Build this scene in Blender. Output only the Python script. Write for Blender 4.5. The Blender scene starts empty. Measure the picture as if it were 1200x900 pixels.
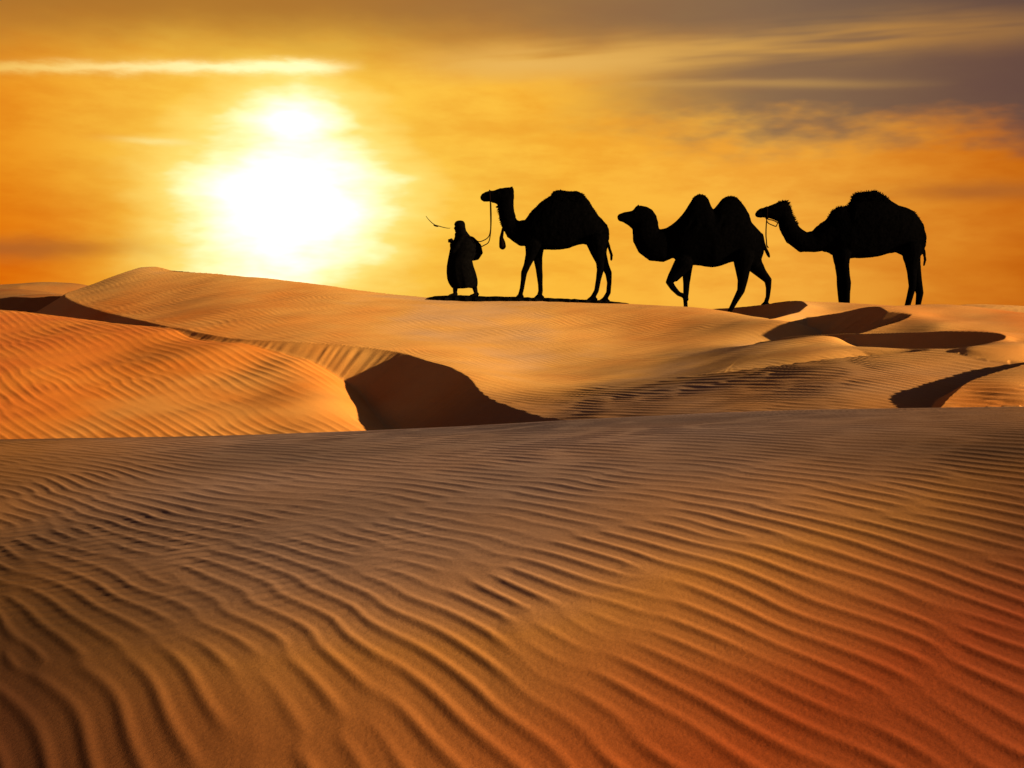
import bpy, bmesh, math, random
import numpy as np
from mathutils import Vector, Matrix, noise

R = math.radians
C = bpy.context.scene.collection
scene = bpy.context.scene

# ------------------------------------------------------------------ camera
EYE = 1.5                     # eye height over the sand underfoot
F = 1286.0                    # focal length in photo pixels (1200 wide)
PITCH = math.atan(88.0 / F)   # eye level lies at photo row 362
cam_d = bpy.data.cameras.new('camera')
cam = bpy.data.objects.new('camera', cam_d); C.objects.link(cam)
cam_d.sensor_width = 36.0; cam_d.lens = 36.0 * F / 1200.0
cam_d.clip_start = 0.05; cam_d.clip_end = 20000
cam.location = (0, 0, EYE); cam.rotation_euler = (math.pi / 2 - PITCH, 0, 0)
scene.camera = cam
scene.cycles.use_denoising = True
scene.cycles.max_bounces = 3; scene.cycles.diffuse_bounces = 1

# ------------------------------------------------------------------ exposure
EXPO = 1.68
vs = scene.view_settings
vs.view_transform = 'Standard'; vs.look = 'None'; vs.gamma = 1.0
vs.use_curve_mapping = False; vs.exposure = EXPO
KX = 1.0 / 2 ** EXPO

# ------------------------------------------------------------------ sun lamp (shadows fall to the left and slightly away)
SUN_AZ, SUN_EL = R(110.0), R(11.2)       # azimuth clockwise from the view direction
sun_d = bpy.data.lights.new('sun', 'SUN'); sun_d.energy = 5.0; sun_d.angle = R(0.6)
sun_d.color = (1.0, 0.76, 0.45)
sun = bpy.data.objects.new('sun', sun_d); C.objects.link(sun)
to_sun = Vector((math.sin(SUN_AZ) * math.cos(SUN_EL), math.cos(SUN_AZ) * math.cos(SUN_EL), math.sin(SUN_EL)))
sun.rotation_euler = to_sun.to_track_quat('Z', 'Y').to_euler()
sun.location = to_sun * 60

# ------------------------------------------------------------------ sky
world = bpy.data.worlds.new('World'); scene.world = world; world.use_nodes = True
world.cycles.sampling_method = 'NONE'
NT = world.node_tree; NT.nodes.clear()

class V:
    """a float socket with arithmetic"""
    def __init__(s, sock): s.s = sock
    def _op(s, op, *a, rev=False):
        n = NT.nodes.new('ShaderNodeMath'); n.operation = op
        args = (list(a) + [s]) if rev else ([s] + list(a))
        for i, q in enumerate(args):
            if isinstance(q, V): NT.links.new(q.s, n.inputs[i])
            else: n.inputs[i].default_value = q
        return V(n.outputs[0])
    def __add__(s, o): return s._op('ADD', o)
    def __radd__(s, o): return s._op('ADD', o)
    def __sub__(s, o): return s._op('SUBTRACT', o)
    def __rsub__(s, o): return s._op('SUBTRACT', o, rev=True)
    def __mul__(s, o): return s._op('MULTIPLY', o)
    def __rmul__(s, o): return s._op('MULTIPLY', o)
    def __truediv__(s, o): return s._op('DIVIDE', o)
    def pw(s, o): return s._op('POWER', o)
    def sqrt(s): return s._op('SQRT')
    def exp(s): return s._op('EXPONENT')
    def atan2(s, o): return s._op('ARCTAN2', o)
    def asin(s): return s._op('ARCSINE')
    def mx(s, o): return s._op('MAXIMUM', o)
    def mn(s, o): return s._op('MINIMUM', o)
    def step(s, a, b):
        n = NT.nodes.new('ShaderNodeMapRange'); n.interpolation_type = 'SMOOTHSTEP'
        NT.links.new(s.s, n.inputs[0])
        for i, q in ((1, a), (2, b)):
            n.inputs[i].default_value = q
        n.inputs[3].default_value = 0; n.inputs[4].default_value = 1
        return V(n.outputs[0])
    def gauss(s, c, w):
        q = (s - c) / w
        return (q * q * -1.0).exp()

def wnoise(x, y, seed, detail=5, rough=0.55, dist=0.0):
    c = NT.nodes.new('ShaderNodeCombineXYZ')
    NT.links.new(x.s, c.inputs[0]); NT.links.new(y.s, c.inputs[1]); c.inputs[2].default_value = seed
    n = NT.nodes.new('ShaderNodeTexNoise'); n.inputs['Scale'].default_value = 1.0
    n.inputs['Detail'].default_value = detail; n.inputs['Roughness'].default_value = rough
    n.inputs['Distortion'].default_value = dist
    NT.links.new(c.outputs[0], n.inputs['Vector'])
    return V(n.outputs[0])

def wramp(x, stops):
    n = NT.nodes.new('ShaderNodeValToRGB'); NT.links.new(x.s, n.inputs[0])
    el = n.color_ramp.elements
    while len(el) < len(stops): el.new(0.5)
    for e, (p, c) in zip(el, stops): e.position = p; e.color = (*c, 1)
    return n.outputs[0]

def wmix(f, a, b, mode='MIX'):
    n = NT.nodes.new('ShaderNodeMix'); n.data_type = 'RGBA'; n.blend_type = mode
    n.clamp_factor = True
    if isinstance(f, V): NT.links.new(f.s, n.inputs[0])
    else: n.inputs[0].default_value = f
    for i, q in ((6, a), (7, b)):
        if isinstance(q, tuple): n.inputs[i].default_value = (*q, 1)
        else: NT.links.new(q, n.inputs[i])
    return n.outputs[2]

def build_sky():
    tc = NT.nodes.new('ShaderNodeTexCoord')
    sp = NT.nodes.new('ShaderNodeSeparateXYZ'); NT.links.new(tc.outputs['Generated'], sp.inputs[0])
    x, y, z = (V(sp.outputs[i]) for i in range(3))
    DEG = 180 / math.pi
    a = x.atan2(y) * DEG                      # degrees to the right of the view direction
    e = z.mn(1.0).mx(-1.0).asin() * DEG       # degrees above the horizon
    q = z.atan2(y.mx(0.05)) * DEG             # the same along level cloud lines crossing ahead
    # --- clear dusk air behind the clouds
    sky = NT.nodes.new('ShaderNodeTexSky'); sky.sky_type = 'NISHITA'; sky.sun_disc = False
    sky.sun_elevation = SUN_EL; sky.sun_rotation = SUN_AZ; sky.dust_density = 4.0
    dusk = wmix(1.0, sky.outputs[0], (0.0095, 0.0095, 0.0175), 'MULTIPLY')
    # --- glow round the setting sun
    w1 = wnoise(a * 0.13, e * 0.36, 3.1, 4, 0.55, 0.0)
    w2 = wnoise(a * 0.30, e * 1.0, 8.4, 3, 0.55, 0.0)
    wob = (w1 - 0.5) * 8.0 + (w2 - 0.5) * 4.5
    da = (a + 11.6) / 1.22
    de = (e - 5.2) * 1.0
    d1 = (da * da + de * de).sqrt() + wob * 0.50
    db = (a + 11.2) / 1.3; df = (e - 9.3) * 1.25
    d2 = (db * db + df * df).sqrt() * 1.25 + 1.7 + wob * 0.50
    d = d1.mn(d2).mx(0.0)
    T = lambda r, g, b: (r, g, b)
    base = wramp((d + (e - 3.0).mx(0.0) * 0.05) / 90.0, [
        (0.0, T(2.6, 2.5, 2.0)), (2.0 / 90, T(1.9, 1.75, 1.2)), (3.6 / 90, T(1.30, 1.12, 0.60)),
        (5.0 / 90, T(1.04, 0.76, 0.17)), (7.2 / 90, T(1.0, 0.58, 0.065)), (12 / 90, T(0.98, 0.49, 0.044)),
        (21 / 90, T(0.95, 0.45, 0.052)), (29 / 90, T(0.76, 0.285, 0.026)), (40 / 90, T(0.52, 0.16, 0.011)),
        (65 / 90, T(0.18, 0.08, 0.032)), (1.0, T(0.07, 0.045, 0.038))])
    # --- redder air low on both sides of the frame
    side = ((a + 11.6) * -1.0).step(4.5, 14.0)
    f_red = side * e.step(26.0, 1.0) * 0.95
    red = wmix(1.0, base, (0.84, 0.50, 0.10), 'MULTIPLY')
    base = wmix(f_red, base, red)
    rside = a.step(11.0, 27.0) * (0.45 + w1 * 0.9)
    base = wmix(rside * 0.85, base, wmix(1.0, base, (0.80, 0.50, 0.16), 'MULTIPLY'))
    low_left = ((a * -1.0).step(15.0, 25.0) * e.step(8.5, 1.0)) * (0.4 + w1)
    base = wmix(low_left, base, wmix(1.0, base, (0.90, 0.60, 0.35), 'MULTIPLY'))
    # --- soft cloud texture everywhere low
    n3 = wnoise(a * 0.13, e * 0.40 + a * 0.02, 21.0, 5, 0.58, 0.0)
    n3b = wnoise(a * 0.38, e * 1.25, 5.0, 5, 0.6, 0.0)
    tex = (n3 * 0.65 + n3b * 0.35).step(0.36, 0.62)
    shade = wmix(1.0, base, (0.84, 0.62, 0.42), 'MULTIPLY')
    far = d.step(4.0, 9.0)
    base = wmix((1.0 - tex) * far * 0.55, base, shade)
    # --- slate cloud deck high and to the right
    edge = (w1 - 0.5) * 4.5 + (n3b - 0.5) * 1.2
    deck = (q + edge * 1.05).step(7.9, 10.0) * (a + edge * 1.5).step(-1.0, 13.0)
    high = (q + edge * 0.4 + (a + 8.0).mx(0.0) * 0.05).step(11.2, 15.6)
    slate_c = wmix(a.step(-16.0, 18.0), (0.40, 0.160, 0.026), (0.165, 0.110, 0.078))
    slate_c = wmix(a.step(11.0, 26.0), slate_c, (0.075, 0.058, 0.057))
    slate_c = wmix(e.step(17.0, 45.0), slate_c, (0.036, 0.036, 0.066))
    m_slate = (deck * 0.88).mx(high * 0.92)
    base = wmix(m_slate, base, slate_c)
    # --- golden streaks through the deck
    st = wnoise(a * 0.05, q * 0.7 - a * 0.05, 33.0, 3, 0.6, 0.0)
    line = q - 12.45 - (a - 4.0).mx(0.0) * 0.085 + edge * 0.20
    band = line.gauss(0.0, 0.85) * a.step(-8.0, 1.0) * a.step(36.0, 16.0) * st.step(0.28, 0.56)
    fine = (q - 11.55 + a * 0.010 + edge * 0.07).gauss(0.0, 0.24) * a.step(2.0, 8.0) * a.step(23.0, 13.0) * st.step(0.30, 0.50)
    gold = wmix(a.step(-2.0, 24.0), (0.84, 0.47, 0.105), (0.46, 0.21, 0.050))
    base = wmix(band * 0.95, base, gold)
    base = wmix(fine * 0.42, base, (0.68, 0.37, 0.09))
    # --- the long thin bright cloud over the sun and two short ones
    jag = (n3b - 0.5) * 0.8
    lc = (q - 12.2 + jag).gauss(0.0, 0.27) * (a * -1.0).step(7.2, 10.5) * (a + w2 * 3.0).step(-42.0, -16.0)
    base = wmix(lc * 0.95, base, wmix(a.step(-26.0, -10.0), (0.95, 0.60, 0.13), (1.25, 1.08, 0.55)))
    lc2 = (e - 8.15 + jag * 0.5).gauss(0.0, 0.15) * a.gauss(-17.6, 1.7) * 0.8
    base = wmix(lc2 * 0.9, base, (1.0, 0.80, 0.28))
    # --- dark smudges low on both flanks
    sm = (e - 2.9 + edge * 0.3).gauss(0.0, 0.55) * (a + w2 * 4.0).gauss(-22.0, 4.5)
    sm2 = (e - 5.6 + edge * 0.22).gauss(0.0, 0.42) * (a + w2 * 5.0).gauss(26.0, 4.5)
    base = wmix(sm.mx(sm2) * 0.75, base, (0.40, 0.12, 0.022))
    # --- far from the glow the sky is clear dusk air
    away = (d.step(38.0, 95.0)).mx(e.step(18.0, 42.0)) * 0.8
    scaled = wmix(1.0, base, (KX, KX, KX), 'MULTIPLY')
    out = wmix(away, scaled, dusk)
    bg = NT.nodes.new('ShaderNodeBackground'); bg.inputs[1].default_value = 1.0
    NT.links.new(out, bg.inputs[0])
    o = NT.nodes.new('ShaderNodeOutputWorld'); NT.links.new(bg.outputs[0], o.inputs[0])
build_sky()

# ------------------------------------------------------------------ helpers
CP, SP = math.cos(PITCH), math.sin(PITCH)
def P(u, v, Y):
    """world point at depth Y seen at photo position (u, v)"""
    ax = (u - 600) / F; b = (450 - v) / F
    dy = CP + b * SP; dz = -SP + b * CP
    return (ax * Y / dy, Y, EYE + dz * Y / dy)

def tag(o, label=None, cat=None, group=None, kind=None):
    if label: o['label'] = label
    if cat: o['category'] = cat
    if group: o['group'] = group
    if kind: o['kind'] = kind
    return o

def link(name, me, mat=None, parent=None):
    o = bpy.data.objects.new(name, me); C.objects.link(o)
    if mat and me is not None:
        me.materials.clear(); me.materials.append(mat)
    if parent: o.parent = parent
    return o

def mat_nodes(name):
    m = bpy.data.materials.new(name); m.use_nodes = True
    nt = m.node_tree; b = nt.nodes['Principled BSDF']
    return m, nt, b

# ------------------------------------------------------------------ materials
def sand_material():
    m, nt, b = mat_nodes('sand')
    N, L = nt.nodes.new, nt.links.new
    at = N('ShaderNodeAttribute'); at.attribute_name = 'red_tint'
    geo = N('ShaderNodeNewGeometry')
    def nz(scale, detail, rough):
        n = N('ShaderNodeTexNoise'); n.inputs['Scale'].default_value = scale
        n.inputs['Detail'].default_value = detail; n.inputs['Roughness'].default_value = rough
        L(geo.outputs['Position'], n.inputs['Vector']); return n
    rp = N('ShaderNodeValToRGB'); el = rp.color_ramp.elements
    cols = [(0.0, (0.34, 0.235, 0.165)), (0.36, (0.51, 0.248, 0.055)), (0.68, (0.47, 0.140, 0.013)), (1.0, (0.34, 0.052, 0.006))]
    while len(el) < 4: el.new(0.5)
    for q, (p, c) in zip(el, cols): q.position = p; q.color = (*c, 1)
    big = nz(0.9, 4, 0.55)
    ad = N('ShaderNodeMath'); ad.operation = 'MULTIPLY_ADD'
    L(big.outputs[0], ad.inputs[0]); ad.inputs[1].default_value = 0.16
    sub = N('ShaderNodeMath'); sub.operation = 'SUBTRACT'; L(at.outputs['Fac'], sub.inputs[0]); sub.inputs[1].default_value = 0.08
    L(sub.outputs[0], ad.inputs[2]); L(ad.outputs[0], rp.inputs[0])
    rq = N('ShaderNodeValToRGB'); el = rq.color_ramp.elements; el.new(0.5)
    for q, (p, c) in zip(el, [(0.0, (0.335, 0.212, 0.152)), (0.5, (0.47, 0.190, 0.040)), (1.0, (0.36, 0.062, 0.007))]): q.position = p; q.color = (*c, 1)
    L(ad.outputs[0], rq.inputs[0])
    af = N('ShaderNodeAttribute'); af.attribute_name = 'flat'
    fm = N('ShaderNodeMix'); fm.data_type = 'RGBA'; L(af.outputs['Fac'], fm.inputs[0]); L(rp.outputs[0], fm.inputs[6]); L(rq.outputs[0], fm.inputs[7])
    # grains: light quartz and dark specks
    gr = nz(420, 2, 0.7); g2 = nz(60, 5, 0.65)
    mr = N('ShaderNodeMapRange'); L(gr.outputs[0], mr.inputs[0])
    mr.inputs[1].default_value = 0.25; mr.inputs[2].default_value = 0.75; mr.inputs[3].default_value = 0.70; mr.inputs[4].default_value = 1.26
    mr2 = N('ShaderNodeMapRange'); L(g2.outputs[0], mr2.inputs[0])
    mr2.inputs[1].default_value = 0.3; mr2.inputs[2].default_value = 0.7; mr2.inputs[3].default_value = 0.88; mr2.inputs[4].default_value = 1.1
    mu0 = N('ShaderNodeMath'); mu0.operation = 'MULTIPLY'; L(mr.outputs[0], mu0.inputs[0]); L(mr2.outputs[0], mu0.inputs[1])
    ac = N('ShaderNodeAttribute'); ac.attribute_name = 'dull_shade'         # dull sand on the flat, plus painted corner vignette and dune shade
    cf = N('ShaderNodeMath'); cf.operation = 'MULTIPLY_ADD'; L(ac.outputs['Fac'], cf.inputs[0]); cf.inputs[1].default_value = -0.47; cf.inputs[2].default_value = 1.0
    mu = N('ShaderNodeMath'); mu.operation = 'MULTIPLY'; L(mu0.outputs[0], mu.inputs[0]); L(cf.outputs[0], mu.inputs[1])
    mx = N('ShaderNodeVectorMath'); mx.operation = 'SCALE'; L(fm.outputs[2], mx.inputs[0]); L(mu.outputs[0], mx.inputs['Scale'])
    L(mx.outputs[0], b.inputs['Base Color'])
    b.inputs['Roughness'].default_value = 0.95; b.inputs['Specular IOR Level'].default_value = 0.12
    bp = N('ShaderNodeBump'); bp.inputs['Strength'].default_value = 0.35; bp.inputs['Distance'].default_value = 0.004
    hh = N('ShaderNodeMath'); hh.operation = 'MULTIPLY_ADD'; L(gr.outputs[0], hh.inputs[0]); hh.inputs[1].default_value = 0.35; L(g2.outputs[0], hh.inputs[2])
    L(hh.outputs[0], bp.inputs['Height']); L(bp.outputs[0], b.inputs['Normal'])
    return m
M_SAND = sand_material()

def plain_material(name, col, rough=0.9, spec=0.1, var=0.35, scale=18.0, bump=0.0):
    m, nt, b = mat_nodes(name)
    N, L = nt.nodes.new, nt.links.new
    tc = N('ShaderNodeTexCoord')
    n = N('ShaderNodeTexNoise'); n.inputs['Scale'].default_value = scale; n.inputs['Detail'].default_value = 5
    L(tc.outputs['Object'], n.inputs['Vector'])
    mr = N('ShaderNodeMapRange'); L(n.outputs[0], mr.inputs[0]); mr.inputs[1].default_value = 0.3; mr.inputs[2].default_value = 0.7
    mr.inputs[3].default_value = 1 - var; mr.inputs[4].default_value = 1 + var
    vm = N('ShaderNodeVectorMath'); vm.operation = 'SCALE'; vm.inputs[0].default_value = col
    L(mr.outputs[0], vm.inputs['Scale']); L(vm.outputs[0], b.inputs['Base Color'])
    b.inputs['Roughness'].default_value = rough; b.inputs['Specular IOR Level'].default_value = spec
    if bump:
        bp = N('ShaderNodeBump'); bp.inputs['Strength'].default_value = 0.6; bp.inputs['Distance'].default_value = bump
        L(n.outputs[0], bp.inputs['Height']); L(bp.outputs[0], b.inputs['Normal'])
    return m
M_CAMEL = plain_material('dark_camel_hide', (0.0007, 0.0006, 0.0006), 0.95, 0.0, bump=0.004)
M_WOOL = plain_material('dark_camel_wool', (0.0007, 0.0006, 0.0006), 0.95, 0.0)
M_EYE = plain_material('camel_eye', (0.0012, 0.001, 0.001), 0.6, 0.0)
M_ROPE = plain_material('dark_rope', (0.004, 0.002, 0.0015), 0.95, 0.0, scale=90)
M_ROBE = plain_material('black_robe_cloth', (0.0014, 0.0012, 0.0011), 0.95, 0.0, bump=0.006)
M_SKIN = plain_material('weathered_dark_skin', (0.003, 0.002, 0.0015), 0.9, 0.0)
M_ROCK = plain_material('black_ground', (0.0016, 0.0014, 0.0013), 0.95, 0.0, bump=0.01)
M_BIRD = plain_material('dark_feathers', (0.02, 0.012, 0.007), 0.9, 0.05)

# ------------------------------------------------------------------ terrain
def catmull(pts, n=4):
    p = np.array(pts, float); out = []
    m = len(p)
    for i in range(m - 1):
        p0 = p[max(i - 1, 0)]; p1 = p[i]; p2 = p[i + 1]; p3 = p[min(i + 2, m - 1)]
        for k in range(n):
            t = k / n
            out.append(0.5 * ((2 * p1) + (p2 - p0) * t + (2 * p0 - 5 * p1 + 4 * p2 - p3) * t * t + (3 * p1 - p0 - 3 * p2 + p3) * t ** 3))
    out.append(p[-1])
    return np.array(out)

class TPS:
    """thin-plate surface through points"""
    def __init__(s, pts, lam=1e-3):
        p = np.array(pts, float); s.c = p[:, :2]; n = len(p)
        d = np.linalg.norm(s.c[:, None] - s.c[None], axis=2)
        K = np.where(d > 0, d * d * np.log(np.maximum(d, 1e-9)), 0) + lam * np.eye(n)
        Pm = np.c_[np.ones(n), s.c]
        A = np.zeros((n + 3, n + 3)); A[:n, :n] = K; A[:n, n:] = Pm; A[n:, :n] = Pm.T
        s.w = np.linalg.solve(A, np.r_[p[:, 2], 0, 0, 0])
    def __call__(s, x, y):
        z = s.w[-3] + s.w[-2] * x + s.w[-1] * y
        near = np.full(x.shape, 1e9)
        for (cx, cy), w in zip(s.c, s.w[:-3]):
            r2 = (x - cx) ** 2 + (y - cy) ** 2
            z = z + w * 0.5 * r2 * np.log(np.maximum(r2, 1e-12))
            near = np.minimum(near, r2)
        return z - 0.30 * np.maximum(np.sqrt(near) - 3.5, 0)

def inside(poly, x, y):
    c = np.zeros(x.shape, bool); n = len(poly); j = n - 1
    for i in range(n):
        xi, yi = poly[i]; xj, yj = poly[j]
        if yi != yj:
            c ^= ((yi > y) != (yj > y)) & (x < (xj - xi) * (y - yi) / (yj - yi) + xi)
        j = i
    return c

def edge_dist(poly, bz, x, y):
    best = np.full(x.shape, 1e9); z = np.zeros(x.shape); s = np.zeros(x.shape); acc = 0.0
    for i in range(len(poly)):
        ax, ay = poly[i]; bx, by = poly[(i + 1) % len(poly)]
        dx, dy = bx - ax, by - ay; L2 = dx * dx + dy * dy + 1e-12; L = math.sqrt(L2)
        t = np.clip(((x - ax) * dx + (y - ay) * dy) / L2, 0, 1)
        d2 = (x - ax - t * dx) ** 2 + (y - ay - t * dy) ** 2
        m = d2 < best
        best = np.where(m, d2, best); z = np.where(m, bz[i] + (bz[(i + 1) % len(poly)] - bz[i]) * t, z)
        s = np.where(m, acc + t * L, s); acc += L
    return np.sqrt(best), z, s

rng = np.random.default_rng(7)
def snoise(x, y, scale, seed, octaves=3):
    """cheap smooth noise, about -1..1"""
    r = np.random.default_rng(seed); out = np.zeros(x.shape); amp = 1.0; tot = 0
    for o in range(octaves):
        for k in range(5):
            th = r.uniform(0, 2 * np.pi); ph = r.uniform(0, 2 * np.pi); f = (2 ** o) / scale * r.uniform(0.7, 1.3) * 2 * np.pi
            out += amp * np.sin(f * (x * math.cos(th) + y * math.sin(th)) + ph) * 0.55
        tot += amp; amp *= 0.5
    return out / tot / 1.2

class Dune:
    def __init__(s, ctrl, brink=None, close=None, slope=0.66, k=0.05, smooth=4, flute=0.0):
        pts = [P(*c) if len(c) == 3 else c[1:] for c in ctrl]
        s.k = k; s.slope = slope; s.flute = flute
        if brink:
            pts += [P(*c) if len(c) == 3 else c[1:] for c in brink]
        s.S = TPS(pts)
        s.poly = None
        if brink:
            b = catmull([P(*c)[:2] if len(c) == 3 else c[1:3] for c in brink], smooth)
            s.poly = np.vstack([b, np.array([P(*c)[:2] if len(c) == 3 else c[1:3] for c in close])]) if close else b
            s.bz = s.S(s.poly[:, 0].copy(), s.poly[:, 1].copy())
            s.box = (s.poly[:, 0].min() - 3, s.poly[:, 0].max() + 3, s.poly[:, 1].min() - 3, s.poly[:, 1].max() + 3)
    def __call__(s, x, y):
        if s.poly is None: return s.S(x, y)
        out = np.full(x.shape, -30.0)
        m = (x > s.box[0]) & (x < s.box[1]) & (y > s.box[2]) & (y < s.box[3])
        if not m.any(): return out
        xs, ys = x[m], y[m]
        z = np.empty(xs.shape); ins = inside(s.poly, xs, ys)
        z[ins] = s.S(xs[ins], ys[ins])
        xo, yo = xs[~ins], ys[~ins]
        d, bz, t = edge_dist(s.poly, s.bz, xo, yo)
        # avalanche flutes down the slip face
        fl = np.sin(t * 17 + 3.1 * np.sin(t * 3.3) + 1.9 * np.sin(t * 7.7)) * 0.6 + np.sin(t * 37 + 2.7 * np.sin(t * 5.1 + 1)) * 0.4
        z[~ins] = bz - s.slope * d + fl * s.flute * np.clip(d * 6, 0, 1) * np.exp(-d * 1.8)
        out[m] = z
        return out

def smax(a, b, k):
    h = np.clip(0.5 + 0.5 * (a - b) / k, 0, 1)
    return b + (a - b) * h + k * h * (1 - h)

def W(x, y, z): return ('w', x, y, z)

# crest row of the rippled foreground against what lies behind it
FG_U = np.array([-900, -300, 0, 100, 200, 300, 400, 500, 600, 660, 700, 800, 900, 1000, 1100, 1200, 1500, 2100], float)
FG_V = np.array([517, 517, 516, 514, 512, 510.5, 507.5, 502, 497, 493, 490, 485, 481, 478.5, 477.5, 477, 476, 478], float)
_u = np.arange(-900, 2101, 5.0); _v = np.interp(_u, FG_U, FG_V)
_k = np.exp(-(np.arange(-80, 81) * 5.0 / 170.0) ** 2); _v = np.convolve(np.pad(_v, 80, mode='edge'), _k / _k.sum(), 'valid')
def foreground(x, y):
    Yc = 10.0
    u = 600 + F * x / np.maximum(np.maximum(y, 2.5), np.abs(x) * 0.8)
    v = np.interp(u, _u, _v)
    t = np.clip((y - 5.0) / 3.5, 0, 1); t = t * t * (3 - 2 * t)
    v = v * t + (1 - t) * (516.5 - 0.0325 * np.clip(u, -300, 1500))
    b = (450 - v) / F
    m = -(-SP + b * CP) / (CP + b * SP)
    d = Yc - y
    g = np.where(d > 0, 0.0250 * d * d, 0.055 * d * d)
    g = np.where(d > 8.0, 1.6 + 0.16 * (d - 8.0), g)
    z = EYE - m * np.maximum(y, 0.0) - g
    z = z + 0.048 * np.clip(x, -4, 4) * np.clip((9.2 - y) / 3.5, 0, 1)
    z = np.where(d > 8.0, np.maximum(z, EYE - 2.2), z)
    return z

def base_ground(x, y):
    r = np.hypot(x, y)
    t = np.clip((r - 16) / 40, 0, 1); t = t * t * (3 - 2 * t)
    z = EYE - 1.95 + 0.75 * t
    far = np.clip((r - 34) / 40, 0, 1)
    z = z + far * 0.42 * np.abs(snoise(x, y, 46, 5, 2)) - far * 0.30
    near = np.clip((9 - r) / 4, 0, 1)
    return z - 1.5 * near

left_dune = Dune([
    (-420, 372, 23), (-420, 430, 17.5), (-420, 500, 13.5), (-200, 366, 22.5), (-200, 430, 17), (-200, 505, 13.4),
    (0, 364, 21.8), (0, 395, 18.6), (0, 430, 16.5), (0, 470, 14.7), (0, 505, 13.4),
    (75, 372, 21), (150, 381, 19.7), (150, 410, 17.6), (150, 440, 16), (150, 505, 13.3), (210, 388, 18.9), (280, 402, 17.6),
    (300, 430, 16.3), (300, 465, 14.8), (300, 505, 13.3), (345, 424, 16.5), (380, 452, 15.4), (395, 470, 14.7), (410, 505, 13.4),
    W(-2.6, 16.6, EYE - 0.98), W(-1.7, 15.4, EYE - 1.55), W(-1.2, 14, EYE - 1.78), W(-0.6, 13, EYE - 1.8),
    W(-9, 24.5, EYE - 0.62), W(-6.5, 21.5, EYE - 0.55), W(-4.5, 19, EYE - 0.75), W(-16, 27, EYE - 0.5), W(-12, 31, EYE - 1.3), W(-20, 33, EYE - 1.3)], k=0.06)

main_brink = [(168, 313.8, 27.0), (160, 314.3, 26.2), (118, 329.5, 25.4), (92, 339, 24.9), (75, 345.5, 24.3), (92, 355, 23.2), (115, 363, 22.2),
    (150, 372, 20.9), (200, 383, 19.2), (270, 395.5, 17.9), (340, 400, 17.35), (400, 404, 17.05), (440, 408, 16.8), (470, 413, 16.5),
    (496, 421, 16.0), (525, 429, 15.3), (548, 441, 14.6), (560, 454, 14.0), (574, 466, 13.5), (600, 477, 12.95), (640, 489, 12.3), (700, 497, 11.6)]
main_dune = Dune([
    (200, 317.5, 25.7), (300, 326, 24.3), (400, 338, 23.5), (500, 349, 22.9), (600, 352, 22.8), (700, 355, 22.6), (770, 358, 22.3), (820, 361.5, 21.8), (850, 365, 21.4),
    (870, 369, 20.6), (930, 381, 18.6), (985, 397.5, 16.4), (1030, 407, 15.1),
    (200, 350, 22.6), (300, 362, 20.6), (420, 378, 19.3), (500, 395, 18.3), (600, 400, 18.3), (600, 436, 15.8), (600, 462, 13.8),
    (700, 380, 20.1), (700, 410, 17.8), (700, 441, 15.4), (700, 468, 13.1), (700, 486, 12.0),
    (800, 385, 19.4), (800, 415, 16.8), (800, 439, 14.6), (800, 463, 12.7), (800, 482, 11.5),
    (880, 405, 16.4), (845, 436.5, 14.0), (925, 425.5, 14.0), (900, 452, 12.6), (900, 476, 11.3), (950, 404, 15.7),
    (1000, 416, 14.1), (1050, 411, 14.3), (1000, 440, 12.6), (1000, 470, 11.2), (1090, 409, 14.3), (1130, 407.5, 14.25), (1160, 404, 14.3), (1080, 440, 12.7), (1080, 470, 11.3),
    (1200, 407, 13.9), (1200, 434, 13.2), (1320, 405, 14), (1320, 440, 12.4), W(5.9, 15.2, EYE - 0.68), W(6.5, 14.8, EYE - 0.66), W(5.2, 16.4, EYE - 0.70), W(4.5, 17.6, EYE - 0.66), W(6.0, 18.5, EYE - 0.70),
    W(-8.5, 33, EYE - 1.0), W(-4, 31.5, EYE - 0.9), W(0, 29.5, EYE - 1.0), W(4, 27, EYE - 1.0), W(6, 23, EYE - 0.85), W(6.5, 19.5, EYE - 0.72), W(7, 16.5, EYE - 0.66),
    W(10, 21, EYE - 0.9), W(10, 27, EYE - 1.1), W(12, 17, EYE - 0.8), W(-2, 26.5, EYE + 0.05), W(1.5, 25.5, EYE - 0.15)],
    main_brink,
    [(800, 500, 10.9), (1000, 500, 10.3), W(9, 10.3, 0), W(15, 14, 0), W(16, 30, 0), W(3, 32, 0), W(0.5, 28, 0), (500, 349, 23.1), (400, 338, 23.7), (300, 325, 24.5), (200, 316, 25.9)], k=0.03, flute=0.0085)

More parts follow.
